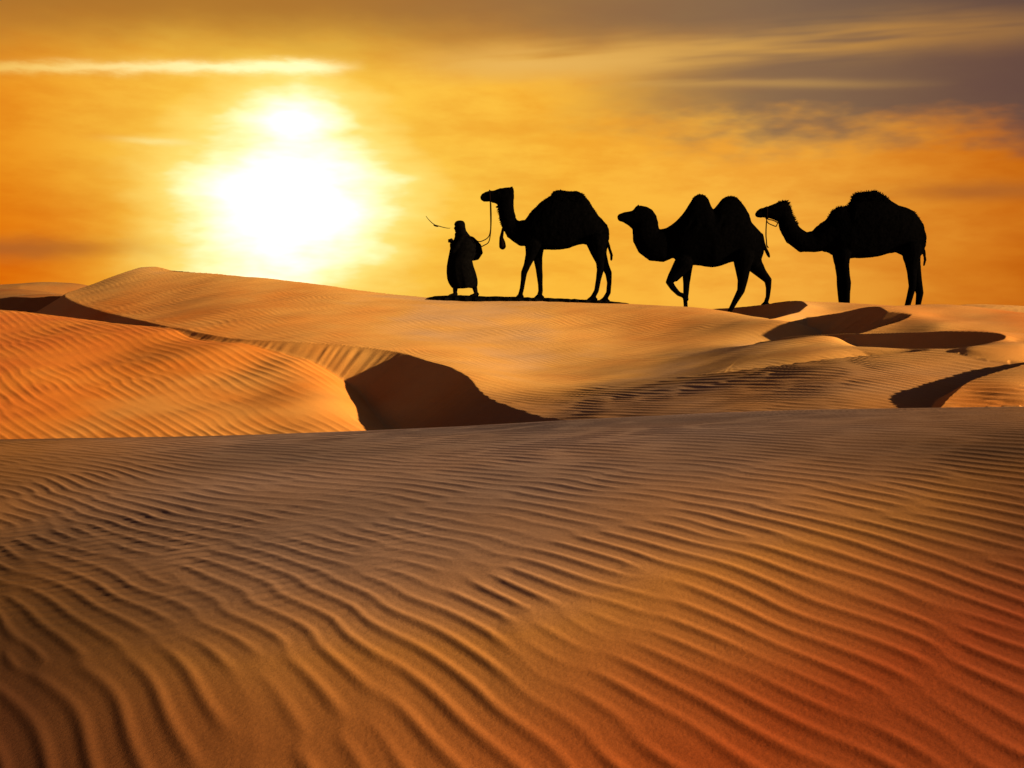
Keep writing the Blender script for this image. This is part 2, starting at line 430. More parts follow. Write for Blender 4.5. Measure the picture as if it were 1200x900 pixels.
dune_a = Dune([(985, 354.5, 22), (1040, 358, 21.8), (965, 361, 20.9), (1000, 364, 20.6), (1045, 365, 20.4), (1100, 364, 21.5),
    W(7, 26, EYE - 0.9), W(9.5, 25, EYE - 0.9), W(5.4, 26.5, EYE - 0.9), W(11, 20, EYE - 0.8),
    W(5.6, 18.3, EYE - 0.8), W(6.4, 18.6, EYE - 0.8), W(7.6, 18.6, EYE - 0.75), W(9, 19, EYE - 0.7)],
    [W(3.4, 27.2, EYE - 0.35), (815, 365, 25), (850, 361, 23.9), (900, 356, 22.7), (938, 352.5, 21.6), (946, 358, 20.9), (936, 366, 20.3), (905, 373, 19.6), (880, 380, 19.0)],
    [W(5.2, 18.2, 0), W(8, 18.2, 0), W(11, 20, 0), W(10, 26, 0), W(5.2, 29, 0)], k=0.02, smooth=1)
dune_b = Dune([(1075, 357.5, 18.7), (1110, 358, 18.9), (1150, 362, 18.8), (1200, 368, 18.5), (1270, 376, 18.4), (1100, 370, 17.3), (1150, 378, 16.5),
    (1200, 386, 15.9), (1100, 383, 16.2), (1060, 386, 16.4), (1270, 390, 15.9), (1360, 385, 17),
    W(8.5, 22, EYE - 0.65), W(11, 22.5, EYE - 0.8), W(13, 20, EYE - 0.9), W(6.9, 22.5, EYE - 0.7),
    W(5.2, 15.6, EYE - 0.9), W(6.2, 14.9, EYE - 0.95), W(7.6, 14.4, EYE - 0.9), W(9.5, 14.6, EYE - 0.85)],
    [W(4.8, 22.4, EYE - 0.5), (928, 375, 20.5), (985, 366, 19.1), (1030, 359, 18.0), (1040, 365, 17.6), (1068, 368, 17.3), (1052, 378, 16.9), (1020, 387, 16.6), (990, 396, 16.5)],
    [W(4.9, 15.7, 0), W(6.2, 14.8, 0), W(9, 14.3, 0), W(13.5, 16, 0), W(13, 23, 0), W(6.5, 24.5, 0)], k=0.02, smooth=2)
dune_c = Dune([(1200, 391, 15.1), (1260, 392, 15.1), (1190, 399, 14.5), (1250, 402, 14.1), (1130, 409.5, 13.9), (1200, 406, 13.8), (1340, 396, 15),
    W(6.2, 17.4, EYE - 0.75), W(8.5, 17.2, EYE - 0.75), W(5, 18.3, EYE - 0.8), W(10, 16.5, EYE - 0.7),
    W(5.2, 13.6, EYE - 0.95), W(7, 13.0, EYE - 0.95), W(9, 12.7, EYE - 0.9)],
    [W(4.0, 18.6, EYE - 0.66), (920, 395, 17.8), (980, 391.5, 16.9), (1040, 390, 16.1), (1110, 388.5, 15.4), (1165, 389, 14.9), (1178, 394, 14.6), (1165, 400, 14.4), (1130, 408, 14.35), (1090, 413, 14.4), (1050, 418, 14.45)],
    [W(5.2, 13.7, 0), W(7, 13.2, 0), W(9, 12.7, 0), W(12, 15, 0), W(9, 18, 0), W(5, 19, 0)], k=0.015)
dune_d = Dune([(1180, 450, 11.1), (1150, 467, 10.7), (1200, 468, 10.5), (1250, 434, 11.8), (1300, 428, 12.4), (1300, 468, 10.6), (1380, 440, 12.4), (1130, 482, 10.3), (1200, 490, 10.1),
    W(10, 16, EYE - 0.9), W(11, 14, EYE - 0.9)],
    [W(8.6, 16.2, EYE - 0.85), (1260, 414, 14.0), (1200, 427, 12.5), (1150, 441, 11.7), (1120, 459, 11.0), (1103, 476, 10.5), (1095, 492, 10.1)],
    [W(4.4, 9.6, 0), W(11, 9.6, 0), W(13, 13, 0), W(12, 16, 0)], k=0.015)
far_left_b = Dune([(-300, 344, 60), (-120, 339, 60), (0, 336, 60), (50, 331, 60), (95, 333, 60), (140, 346, 60), (200, 375, 60),
    W(-32, 72, EYE - 1), W(-20, 72, EYE - 1), W(-45, 72, EYE - 1), W(-28, 45, EYE - 1), W(-20, 45, EYE - 1), W(-36, 46, EYE - 1)], k=0.2)
far_left_a = Dune([(-300, 342, 42), (-100, 339, 40), (-40, 337, 38.5), (0, 337.5, 37.5), (30, 340, 35), (55, 344, 31),
    W(-19, 46, EYE - 1), W(-13, 42, EYE - 1.0), W(-27, 48, EYE - 1), W(-10.2, 34, EYE - 0.7)],
    [(118, 358, 25.0), (98, 352, 25.6), (75, 347.5, 26.4), (40, 348.5, 28.2), (0, 350, 30.4), (-60, 351, 33), (-160, 352, 37), (-320, 352, 42)],
    [W(-33, 50, 0), W(-13, 47, 0), W(-9.0, 36, 0), W(-8.6, 29, 0)], k=0.05)
far_right = Dune([(1090, 362, 34), (1130, 357, 33), (1170, 359.5, 32), (1200, 363, 31.5), (1270, 368, 31), (1350, 366, 31), W(14, 40, EYE - 1), W(20, 40, EYE - 1), W(16, 26, EYE - 0.9), W(20, 26, EYE - 0.9), W(12, 27, EYE - 1.1)], k=0.08)

# a low step under the lit tongue of the main dune, and a small hollow by its crest
def carve_line(x, y, pts, depth, reach, slope=0.6):
    p = catmull([P(*q)[:2] for q in pts], 5)
    box = (p[:, 0].min() - reach * 2.5, p[:, 0].max() + reach * 2.5, p[:, 1].min() - reach * 2.5, p[:, 1].max() + reach * 2.5)
    out = np.zeros(x.shape)
    m = (x > box[0]) & (x < box[1]) & (y > box[2]) & (y < box[3])
    xs, ys = x[m], y[m]
    best = np.full(xs.shape, 1e9); side = np.zeros(xs.shape); tt = np.zeros(xs.shape); n = len(p) - 1
    for i in range(n):
        ax, ay = p[i]; dx, dy = p[i + 1] - p[i]; L2 = dx * dx + dy * dy
        t = np.clip(((xs - ax) * dx + (ys - ay) * dy) / L2, 0, 1)
        d2 = (xs - ax - t * dx) ** 2 + (ys - ay - t * dy) ** 2
        q = d2 < best; best = np.where(q, d2, best); side = np.where(q, dx * (ys - ay) - dy * (xs - ax), side); tt = np.where(q, (i + t) / n, tt)
    d = np.sqrt(best)
    c = depth * np.clip(tt * 1.35, 0, 1) ** 1.6 * np.clip((1 - tt) * 5.0, 0, 1) + 1e-6
    drop = np.minimum(d * slope, c) * np.exp(-(np.maximum(d - c / slope, 0) / reach) ** 2)
    out[m] = np.where(side > 0, drop, 0)
    return out

LAYERS = [('base', base_ground, 0.05), ('fg', foreground, 0.05), ('far_left_b', far_left_b, 0.2), ('far_left_a', far_left_a, 0.1), ('far_right', far_right, 0.05),
          ('left', left_dune, 0.05), ('main', main_dune, 0.04), ('a', dune_a, 0.03), ('b', dune_b, 0.03), ('c', dune_c, 0.03), ('d', dune_d, 0.03)]

def ripples(x, y, lam, ang, seed, spread=0.15, n=22):
    r = np.random.default_rng(seed); re = np.zeros(x.shape); im = np.zeros(x.shape)
    for i in range(n):
        th = ang + r.normal(0, spread); k = 2 * np.pi / lam * (1 + r.normal(0, 0.075)); ph = r.uniform(0, 2 * np.pi)
        q = k * (x * math.cos(th) + y * math.sin(th)) + ph
        re += np.cos(q); im += np.sin(q)
    env = np.hypot(re, im) / math.sqrt(n)
    ph = np.arctan2(im, re)
    prof = np.cos(ph + 0.42 * np.sin(ph)) + 0.12 * np.cos(2 * ph)
    return prof * np.clip(env * 1.25, 0, 1)

def terrain(x, y, detail=True):
    H = LAYERS[0][1](x, y); idx = np.zeros(x.shape, np.int8); top = H.copy()
    for i, (nm, fn, k) in enumerate(LAYERS[1:], 1):
        z = fn(x, y)
        if nm == 'main':
            z = z - carve_line(x, y, [(1090, 409.5, 14.2), (1050, 412, 14.1), (1000, 416.5, 14.0), (925, 426, 13.95), (845, 437, 13.95), (780, 441, 14.5), (700, 443, 15.3)][::-1], 0.15, 0.45, 0.8)
        H = smax(H, z, k)
        q = z > top; idx[q] = i; top = np.maximum(top, z)
    if not detail: return H
    r = np.hypot(x, y)
    # gentle unevenness
    H = H + np.where(idx == 1, 0.0028, 0.012) * snoise(x, y, 2.6, 11, 3) * np.clip(r / 6, 0, 1)
    # warped coordinates let the ripple crests wander
    wx = x + 0.22 * snoise(x, y, 5.5, 31, 2) + 0.03 * snoise(x, y, 1.1, 33, 2)
    wy = y + 0.22 * snoise(x, y, 6.0, 32, 2) + 0.03 * snoise(x, y, 1.2, 34, 2)
    fg = idx == 1
    out = np.zeros(x.shape)
    fade = np.clip((46 - r) / 20, 0, 1)
    m = fg & (r < 14)
    xm, ym = x[m], y[m]
    zone = np.exp(-((xm + 1.7) / 1.8) ** 2 - ((ym - 5.4) / 1.1) ** 2)
    amp = (0.0034 + 0.0002 * np.clip((ym - 4.2) / 2.6, 0, 1) + 0.0016 * zone) * (0.95 + 0.16 * snoise(xm, ym, 2.2, 41, 2))
    gx = xm + 0.40 * (wx[m] - xm); gy = ym + 0.40 * (wy[m] - ym)
    t = np.clip(gy - 3.7, 0, 4.0)
    gy = gy + 1.05 * (t * t / 8.0 + np.clip(gy - 7.7, 0, None))           # crests swing across the view and tighten farther off
    a1 = ripples(gx, gy, 0.138, R(36), 51, 0.085, 30)
    a2 = ripples(gx, ym, 0.080, R(86), 52, 0.14)
    mask2 = np.clip(0.9 * zone + 0.5 * snoise(xm, ym, 1.3, 61, 3) * np.clip(1.2 - np.abs(ym - 6.0) / 2.2, 0, 1) - 0.05 * xm - 0.1, 0, 1) * np.clip((ym - 3.6) / 1.2, 0, 1)
    out[m] = amp * (a1 * (1 - 0.25 * mask2) + 0.60 * a2 * mask2)
    m = (~fg) & (r < 46)
    xm, ym = x[m], y[m]; im_ = idx[m]
    o = np.zeros(xm.shape); wxm, wym = wx[m], wy[m]
    q = im_ == 5
    o[q] = ripples(xm[q] + 0.3 * (wxm[q] - xm[q]), ym[q] + 0.3 * (wym[q] - ym[q]), 0.150, R(40), 71, 0.09) * 0.0042
    q = im_ == 6
    lo = np.clip((15.4 - ym[q]) / 1.6, 0, 1)
    o[q] = ripples(wxm[q], wym[q], 0.115, R(40), 72, 0.10) * 0.0020 * (1 - lo) + ripples(wxm[q], wym[q], 0.150, R(50), 73, 0.12) * 0.0068 * lo
    q = im_ == 10
    o[q] = ripples(wxm[q], wym[q], 0.16, R(60), 74, 0.12) * 0.009
    q = (im_ != 5) & (im_ != 6) & (im_ != 10)
    o[q] = ripples(wxm[q], wym[q], 0.13, R(45), 75, 0.12) * 0.0020
    out[m] = o * (0.8 + 0.4 * snoise(xm, ym, 3.1, 43, 2)) * fade[m]
    return H, idx, out

# polar grid, dense where the photograph looks
az = np.concatenate([np.arange(-180, -60, 6.0), np.arange(-60, -32, 1.0), np.arange(-32, -27.5, 0.3), np.arange(-27.5, 27.5, 0.058), np.arange(27.5, 32, 0.3), np.arange(32, 60, 1.0), np.arange(60, 180, 6.0)])
rad = [0.35, 0.8, 1.3, 1.7, 2.1, 2.4]
q = 2.6
while q < 6000:
    rad.append(q)
    if q < 11.2: q += 0.0105 + 0.0012 * (q - 2.6)
    elif q < 27.5: q += 0.036
    elif q < 40: q += 0.07 + (q - 27.5) * 0.01
    else: q *= 1.02 if q < 120 else 1.12
rad = np.array(rad)
AZ, RR = np.meshgrid(np.radians(az), rad)
X = (RR * np.sin(AZ)).ravel(); Y = (RR * np.cos(AZ)).ravel()
Z, IDX, RIP = terrain(X, Y)
nr, nc = RR.shape
# ripples die on steep faces
def grid_normals(z):
    A = np.stack([X, Y, z], 1).reshape(nr, nc, 3)
    dc = np.roll(A, -1, 1) - np.roll(A, 1, 1)
    dr = np.empty_like(A); dr[1:-1] = A[2:] - A[:-2]; dr[0] = A[1] - A[0]; dr[-1] = A[-1] - A[-2]
    n = np.cross(dc, dr); n /= np.linalg.norm(n, axis=2, keepdims=True) + 1e-12
    n *= np.sign(n[..., 2:3] + 1e-9)
    return n.reshape(-1, 3)
nz0 = grid_normals(Z)[:, 2]
flat = np.clip((nz0 - math.cos(R(27))) / (math.cos(R(19)) - math.cos(R(27))), 0, 1)
Z = Z + RIP * flat
NRM = grid_normals(Z)
# redness of the sand, left dune included; near corners paint in darkened view edges
def blob(cx, cy, rx, ry): return np.exp(-(((X - cx) / rx) ** 2 + ((Y - cy) / ry) ** 2))
wv = 0.10 * snoise(X, Y, 7, 81, 3) + 0.05 * snoise(X, Y, 1.5, 82, 3)
RED_TINT = 0.04 + 0.55 * (IDX == 0) + wv * np.where(IDX == 1, 0.7, 1.0) + 0.30 * (IDX == 6) + 0.42 * (IDX == 5)
RED_TINT += 1.1 * blob(3.2, 3.2, 2.3, 2.5) + 0.55 * blob(0.4, 3.1, 2.2, 1.3) + 0.95 * blob(-2.9, 3.2, 1.7, 2.0) + 0.55 * blob(5.0, 7.0, 1.8, 3.4) + 0.50 * blob(-4.2, 7.5, 1.7, 3.4)
RED_TINT += 0.36 * blob(-9, 17, 5.0, 7) + 0.30 * (IDX >= 7) + 0.35 * blob(10, 20, 4.5, 8) + 0.35 * (IDX == 4) + 0.5 * ((IDX == 3) | (IDX == 2))
RED_TINT = np.clip(RED_TINT, 0, 1)
FLAT = (IDX == 1) * 1.0 + 0.75 * (IDX == 6) * np.clip((14.2 - Y) / 1.4, 0, 1)  # palette of the sand flat; its share on the apron helps paint shade
DULL_SHADE = (IDX == 1) * np.clip(0.72 + 0.25 * snoise(X, Y, 3.0, 91, 3) + 1.35 * blob(-2.5, 3.6, 1.4, 2.3) + 0.45 * blob(-5, 8, 2.5, 4) + 0.3 * blob(5, 7.5, 2.2, 4) + 0.8 * blob(3.0, 5.0, 1.3, 2.8) - 0.45 * blob(0.7, 4.2, 1.6, 1.6), 0, 1.75) + 0.75 * (IDX == 6) * np.clip((14.8 - Y) / 1.3, 0, 1) + 1.0 * ((IDX == 2) | (IDX == 3))  # dull flat sand; corner vignette and apron shade painted in, far-left dunes darkened

ii = np.arange(nr - 1)[:, None] * nc; jj = np.arange(nc)[None, :]; jn = (jj + 1) % nc
quads = np.stack([ii + jj, ii + jn, ii + nc + jn, ii + nc + jj], 2).reshape(-1, 4)
FID = IDX[quads].max(axis=1)

def sheet(name, sel, label, cat):
    f = quads[sel]
    if not len(f): return None
    used, inv = np.unique(f.ravel(), return_inverse=True)
    me = bpy.data.meshes.new(name)
    nv, nf = len(used), len(f)
    me.vertices.add(nv); me.loops.add(nf * 4); me.polygons.add(nf)
    me.vertices.foreach_set('co', np.stack([X[used], Y[used], Z[used]], 1).astype(np.float32).ravel())
    # wind faces upward
    me.loops.foreach_set('vertex_index', inv.reshape(-1, 4).astype(np.int32).ravel())
    me.polygons.foreach_set('loop_start', np.arange(0, nf * 4, 4, dtype=np.int32))
    me.polygons.foreach_set('use_smooth', np.ones(nf, bool))
    me.update(calc_edges=True)
    me.normals_split_custom_set_from_vertices(NRM[used].astype(np.float32))
    at = me.attributes.new('red_tint', 'FLOAT', 'POINT'); at.data.foreach_set('value', RED_TINT[used].astype(np.float32))
    at = me.attributes.new('dull_shade', 'FLOAT', 'POINT'); at.data.foreach_set('value', DULL_SHADE[used].astype(np.float32))
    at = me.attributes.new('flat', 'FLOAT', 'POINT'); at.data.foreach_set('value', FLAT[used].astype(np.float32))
    o = link(name, me, M_SAND)
    return tag(o, label, cat, kind='structure')

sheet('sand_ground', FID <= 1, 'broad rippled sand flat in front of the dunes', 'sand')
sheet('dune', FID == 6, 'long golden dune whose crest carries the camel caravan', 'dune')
sheet('dune', FID == 5, 'orange rippled dune below the shaded bowl, left of it', 'dune')
sheet('dune', FID == 7, 'small dune with a dark hollow under the two humped camel', 'dune')
sheet('dune', FID == 8, 'reddish dune with a curved dark hollow under the last camel', 'dune')
sheet('dune', FID == 9, 'low dune with the longest flat black slip face', 'dune')
sheet('dune', FID == 10, 'rippled sand bank at the foot of the slope casting a slanting shadow', 'dune')
sheet('dune', FID == 3, 'reddish dune just behind the foot of the big peak', 'dune')
sheet('dune', FID == 2, 'far rounded reddish dune on the skyline beyond the big peak', 'dune')
sheet('dune', FID == 4, 'far low red dune on the skyline behind the last camel', 'dune')

def ground(x, y):
    return float(terrain(np.array([x]), np.array([y]), False)[0])
#OBJECTS
# ------------------------------------------------------------------ figures
class Soup:
    """closed lofts that are fused into one surface"""
    def __init__(s): s.bm = bmesh.new()
    def rings(s, rings):
        bm = s.bm; prev = None; vs_all = []
        for rg in rings:
            vsn = [bm.verts.new(p) for p in rg]; vs_all.append(vsn)
            if prev:
                n = len(vsn)
                for i in range(n): bm.faces.new((prev[i], prev[(i + 1) % n], vsn[(i + 1) % n], vsn[i]))
            prev = vsn
        bm.faces.new(list(reversed(vs_all[0]))); bm.faces.new(vs_all[-1])
    def tube(s, pts, rad, lat=None, n=12):
        """pts: 3D points; rad: radius in the plane of travel; lat: sideways radius"""
        pts = [Vector(p) for p in pts]; lat = lat or rad; out = []
        for i, p in enumerate(pts):
            d = (pts[min(i + 1, len(pts) - 1)] - pts[max(i - 1, 0)]).normalized()
            side = Vector((0, 1, 0))
            if abs(d.y) > 0.9: side = Vector((1, 0, 0))
            a = d.cross(side).normalized(); b = d.cross(a).normalized()
            out.append([p + a * (rad[i] * math.cos(t)) + b * (lat[i] * math.sin(t)) for t in [2 * math.pi * k / n for k in range(n)]])
        # rounded ends
        d0 = (pts[0] - pts[1]).normalized(); d1 = (pts[-1] - pts[-2]).normalized()
        def cap(rg, c, d, r): return [[c + d * (r * 0.55) + (q - c) * 0.75 for q in rg], [c + d * (r * 0.9) + (q - c) * 0.3 for q in rg]]
        c0 = cap(out[0], pts[0], d0, min(rad[0], lat[0])); c1 = cap(out[-1], pts[-1], d1, min(rad[-1], lat[-1]))
        s.rings([c0[1], c0[0]] + out + c1)
    def ball(s, c, rx, ry, rz, n=14):
        c = Vector(c); rr = []
        for k in range(1, 10):
            ph = math.pi * k / 10
            rr.append([c + Vector((rx * math.sin(ph) * math.cos(t), ry * math.sin(ph) * math.sin(t), -rz * math.cos(ph))) for t in [2 * math.pi * i / n for i in range(n)]])
        s.rings(rr)
    def fuse(s, name, voxel, smooth=4, factor=0.5):
        bmesh.ops.recalc_face_normals(s.bm, faces=s.bm.faces)
        me = bpy.data.meshes.new(name + '_raw'); s.bm.to_mesh(me); s.bm.free()
        o = bpy.data.objects.new(name, me); C.objects.link(o)
        md = o.modifiers.new('r', 'REMESH'); md.mode = 'VOXEL'; md.voxel_size = voxel
        sm = o.modifiers.new('s', 'SMOOTH'); sm.iterations = smooth; sm.factor = factor
        dg = bpy.context.evaluated_depsgraph_get(); dg.update()
        res = bpy.data.meshes.new_from_object(o.evaluated_get(dg))
        bpy.data.objects.remove(o); bpy.data.meshes.remove(me)
        res.name = name
        res.polygons.foreach_set('use_smooth', np.ones(len(res.polygons), bool))
        return res
    def plain(s, name, smooth=True):
        bmesh.ops.recalc_face_normals(s.bm, faces=s.bm.faces)
        me = bpy.data.meshes.new(name); s.bm.to_mesh(me); s.bm.free()
        if smooth: me.polygons.foreach_set('use_smooth', np.ones(len(me.polygons), bool))
        return me

def empty(name, loc):
    o = bpy.data.objects.new(name, None); C.objects.link(o); o.location = loc; o.empty_display_size = 0.3
    return o

class Frame:
    """reads outline points measured on an enlarged piece of the photograph at one depth"""
    def __init__(s, ox, oy, sc, Y, dz=0.0):
        s.ox, s.oy, s.sc, s.Y, s.dz = ox, oy, sc, Y, dz; s.m = Y / F / sc
    def w(s, x, y, lat=0.0):
        p = P(s.ox + x / s.sc, s.oy + y / s.sc, s.Y)
        return Vector((p[0], s.Y + lat, p[2] + s.dz))

def loft_body(sp, fr, st, base, wid, narrow):
    """st: (x, top, bottom); base: half width; narrow: row above which the hump tapers"""
    rings = []
    for x, t, b in st:
        rg = []; mid, half = (t + b) / 2, (b - t) / 2
        wx = wid(x)
        for k in range(22):
            th = 2 * math.pi * k / 22
            yy = mid - half * math.cos(th)
            s_ = math.sin(th); f = 1.0
            if yy < narrow: f = max(0.22, 1 - 0.75 * ((narrow - yy) / max(narrow - base, 1)) ** 0.75)
            rg.append(fr.w(x, yy, wx * math.copysign(abs(s_) ** 0.85, s_) * f))
        rings.append(rg)
    sp.rings(rings)

def camel(cfg):
    fr = Frame(*cfg['frame']); m = fr.m; sp = Soup()
    loft_body(sp, fr, cfg['body'], cfg['hump_top'], cfg['width'], cfg['narrow'])
    nk = cfg['neck']
    sp.tube([fr.w(x, y) for x, y, r in nk], [r * m for x, y, r in nk], [r * m * cfg.get('neck_lat', 0.72) for x, y, r in nk], 16)
    hd = cfg['head']; rings = []
    hl = cfg['head_lat']
    for (x, t, b), wv_ in zip(hd, hl):
        mid, half = (t + b) / 2, (b - t) / 2
        rings.append([fr.w(x, mid - half * math.cos(th), wv_ * math.sin(th)) for th in [2 * math.pi * k / 16 for k in range(16)]])
    sp.rings(rings)
    for sgn in (-1, 1):
        (ex, ey), (tx, ty) = cfg['ear']
        a = fr.w(ex, ey, sgn * 0.06); b = fr.w(tx, ty, sgn * 0.105)
        sp.tube([a, a.lerp(b, 0.5), b], [0.026, 0.030, 0.008], [0.016, 0.018, 0.006], 8)
    feet = []
    for lg in cfg['legs']:
        lat0, lat1 = lg['lat']; pts = lg['pts']; n = len(pts)
        W3 = [fr.w(x, y, lat0 + (lat1 - lat0) * min(1, i / (n - 2))) for i, (x, y, r) in enumerate(pts)]
        fx, fy, fw = lg['foot']
        f3 = fr.w(fx, fy, lat1)
        dlt = 0.0 if lg.get('lifted') else max(-0.5, min(0.5, ground(f3.x, f3.y) + cfg.get('lift', 0.0) - f3.z))
        for i in range(n): W3[i].z += dlt * (i / n)
        f3.z += dlt
        rr = [r * m for x, y, r in pts]
        sp.tube(W3 + [f3 + Vector((0.01, 0, 0.055))], rr + [rr[-1] * 1.05], [r * (1.0 if i > 1 else 0.85) for i, r in enumerate(rr)] + [rr[-1]], 12)
        if lg.get('lifted'): sp.ball(f3, fw * m, fw * m * 0.8, 0.05)
        else:
            c = f3 + Vector((0, 0, 0.035))
            rings = []
            for hz, k in ((-0.035, 0.93), (-0.02, 1.0), (0.005, 0.95), (0.035, 0.6), (0.06, 0.35)):
                sx = 0.010 if hz > 0 else 0
                rings.append([c + Vector((1.15 * fw * m * k * math.cos(t) + sx, 1.15 * fw * m * 0.82 * k * math.sin(t), hz)) for t in [2 * math.pi * q / 14 for q in range(14)]])
            sp.rings(rings)
        feet.append(f3)
    tl = cfg['tail']
    sp.tube([fr.w(x, y) for x, y, r in tl], [r * m for x, y, r in tl], [max(r * m * 0.8, 0.016) for x, y, r in tl], 8)
    me = sp.fuse('body', 0.015, 5, 0.5)
    bx = sum(f.x for f in feet) / 4
    root = empty('camel', (bx, fr.Y, ground(bx, fr.Y)))
    off = root.location
    co = np.empty(len(me.vertices) * 3, np.float32); me.vertices.foreach_get('co', co); co = co.reshape(-1, 3)
    # woolly unevenness
    no = np.empty(len(me.vertices) * 3, np.float32); me.vertices.foreach_get('normal', no); no = no.reshape(-1, 3)
    rough = np.array([noise.noise(Vector(p) * 9.0) * 0.010 + noise.noise(Vector(p) * 26.0) * 0.006 for p in co.tolist()], np.float32)
    up = np.clip((co[:, 2] - off.z - 0.95) / 0.25, 0.12, 1)
    co = co + no * (rough * up * cfg.get('shag', 1.0))[:, None]
    co -= np.array(off, np.float32)
    me.vertices.foreach_set('co', co.ravel()); me.update()
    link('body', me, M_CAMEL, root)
    # wool standing off the outline
    bm = bmesh.new(); rnd = random.Random(cfg['seed'])
    for (poly, size, count, latw) in cfg['wool']:
        for k in range(count):
            s_ = rnd.random() * (len(poly) - 1); i = int(s_); t = s_ - i
            ax, ay = poly[i]; bx_, by_ = poly[i + 1]
            lat = rnd.uniform(-latw, latw)
            p = fr.w(ax + (bx_ - ax) * t, ay + (by_ - ay) * t, lat) - off
            tx, ty = bx_ - ax, by_ - ay; L = math.hypot(tx, ty) + 1e-6
            nrm = Vector((ty / L, 0, tx / L))
            p -= nrm * (0.03 + 1.1 * lat * lat / 0.14)
            d = (nrm + Vector((rnd.uniform(-.5, .7), lat * 4, rnd.uniform(-.3, .3)))).normalized() * size * rnd.uniform(0.6, 1.3) + nrm * 0.03
            q = Vector((rnd.uniform(-1, 1), rnd.uniform(-1, 1), rnd.uniform(-1, 1))).normalized() * 0.016
            r2 = d.normalized().cross(q) 
            v = [bm.verts.new(p + q), bm.verts.new(p - q * 0.5 + r2), bm.verts.new(p - q * 0.5 - r2), bm.verts.new(p + d)]
            bm.faces.new((v[0], v[1], v[3])); bm.faces.new((v[1], v[2], v[3])); bm.faces.new((v[2], v[0], v[3])); bm.faces.new((v[2], v[1], v[0]))
    me = bpy.data.meshes.new('wool'); bm.to_mesh(me); bm.free()
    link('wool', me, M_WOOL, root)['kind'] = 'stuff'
    # eyes
    ex, ey = cfg['eye']
    for sgn in (-1, 1):
        e_ = Soup(); e_.ball(fr.w(ex, ey, sgn * cfg['eye_lat']) - off, 0.02, 0.014, 0.018, 10)
        link('eye', e_.plain('eye'), M_EYE, root)
    return root, fr

HUMP_W = lambda lo, hi, w: (lambda x: w * max(0.30, math.sin(math.pi * min(max((x - lo) / (hi - lo), 0.06), 0.94)) ** 0.5))

# --- first camel, one hump, led by the robed person
c1, f1 = camel(dict(frame=(490, 200, 4.8, 23.1), seed=1, lift=0.045,
    body=[(545, 300, 375), (570, 282, 402), (600, 276, 424), (625, 243, 436), (650, 213, 441), (700, 168, 445), (745, 140, 446), (765, 114, 446), (800, 107, 445), (850, 116, 437),
          (890, 114, 420), (930, 130, 412), (955, 160, 420), (980, 200, 435), (1010, 246, 450), (1040, 280, 445), (1062, 302, 425), (1073, 335, 390)],
    hump_top=107, narrow=260, width=HUMP_W(530, 1085, 0.36),
    neck=[(492, 150, 44), (492, 195, 45), (497, 240, 46), (510, 290, 47), (540, 335, 56), (590, 360, 66), (640, 360, 60)],
    head=[(351, 146, 163), (358, 130, 170), (375, 120, 175), (400, 112, 174), (428, 108, 184), (465, 98, 198), (500, 92, 205), (525, 92, 205), (538, 100, 190)],
    head_lat=[0.04, 0.062, 0.072, 0.070, 0.078, 0.10, 0.115, 0.10, 0.06], ear=((515, 100), (534, 92)), eye=(452, 128), eye_lat=0.085,
    legs=[dict(lat=(-0.17, -0.15), pts=[(645, 420, 46), (632, 480, 30), (612, 535, 20), (595, 575, 18), (590, 620, 14), (583, 665, 13)], foot=(571, 716, 21)),
          dict(lat=(0.17, 0.15), pts=[(668, 420, 44), (674, 490, 27), (681, 550, 20), (685, 592, 18), (688, 640, 14), (690, 675, 14)], foot=(681, 720, 26)),
          dict(lat=(-0.18, -0.16), pts=[(1000, 400, 62), (1008, 460, 42), (1020, 515, 24), (1021, 555, 20), (1010, 610, 15), (1000, 665, 14)], foot=(975, 718, 27)),
          dict(lat=(0.18, 0.16), pts=[(1015, 400, 60), (1028, 470, 38), (1056, 530, 24), (1075, 565, 20), (1079, 615, 14), (1074, 670, 14)], foot=(1049, 720, 29))],
    tail=[(1060, 350, 14), (1066, 400, 9), (1076, 440, 9), (1088, 475, 9), (1087, 503, 7)],
    wool=[([(625, 243), (650, 213), (700, 168), (745, 140), (762, 114), (800, 107), (850, 116), (890, 114), (930, 130), (955, 160), (1010, 246)], 0.018, 420, 0.16),
          ([(440, 200), (450, 235), (466, 300), (495, 350)][::-1], 0.03, 60, 0.05)]))
tag(c1, 'black one-humped camel led on a rope behind the robed person', 'camel', 'camels of the caravan')
def part(name, me, mat, root):
    o = link(name, me, mat, root); return o
def rope_mesh(name, pts, r, off, n=8, sub=6):
    sp = Soup(); c = catmull([tuple(p) for p in pts], sub)
    sp.tube([Vector(p) - off for p in c], [r] * len(c), None, n)
    return sp.plain(name)
o1 = c1.location
t_ = Soup()
t_.tube([f1.w(478, 325) - o1, f1.w(474, 345) - o1, f1.w(468, 375) - o1, f1.w(473, 405) - o1, f1.w(475, 428) - o1], [0.028, 0.030, 0.040, 0.066, 0.072], [0.03, 0.03, 0.04, 0.06, 0.065], 12)
tas = part('neck_tassel', t_.plain('neck_tassel'), M_ROPE, c1)
part('halter', rope_mesh('halter', [f1.w(402, 112, -0.075), f1.w(404, 145, -0.085), f1.w(406, 178, -0.05), f1.w(408, 183, 0), f1.w(406, 178, 0.05), f1.w(404, 145, 0.085), f1.w(402, 112, 0.075)], 0.013, o1), M_ROPE, c1)

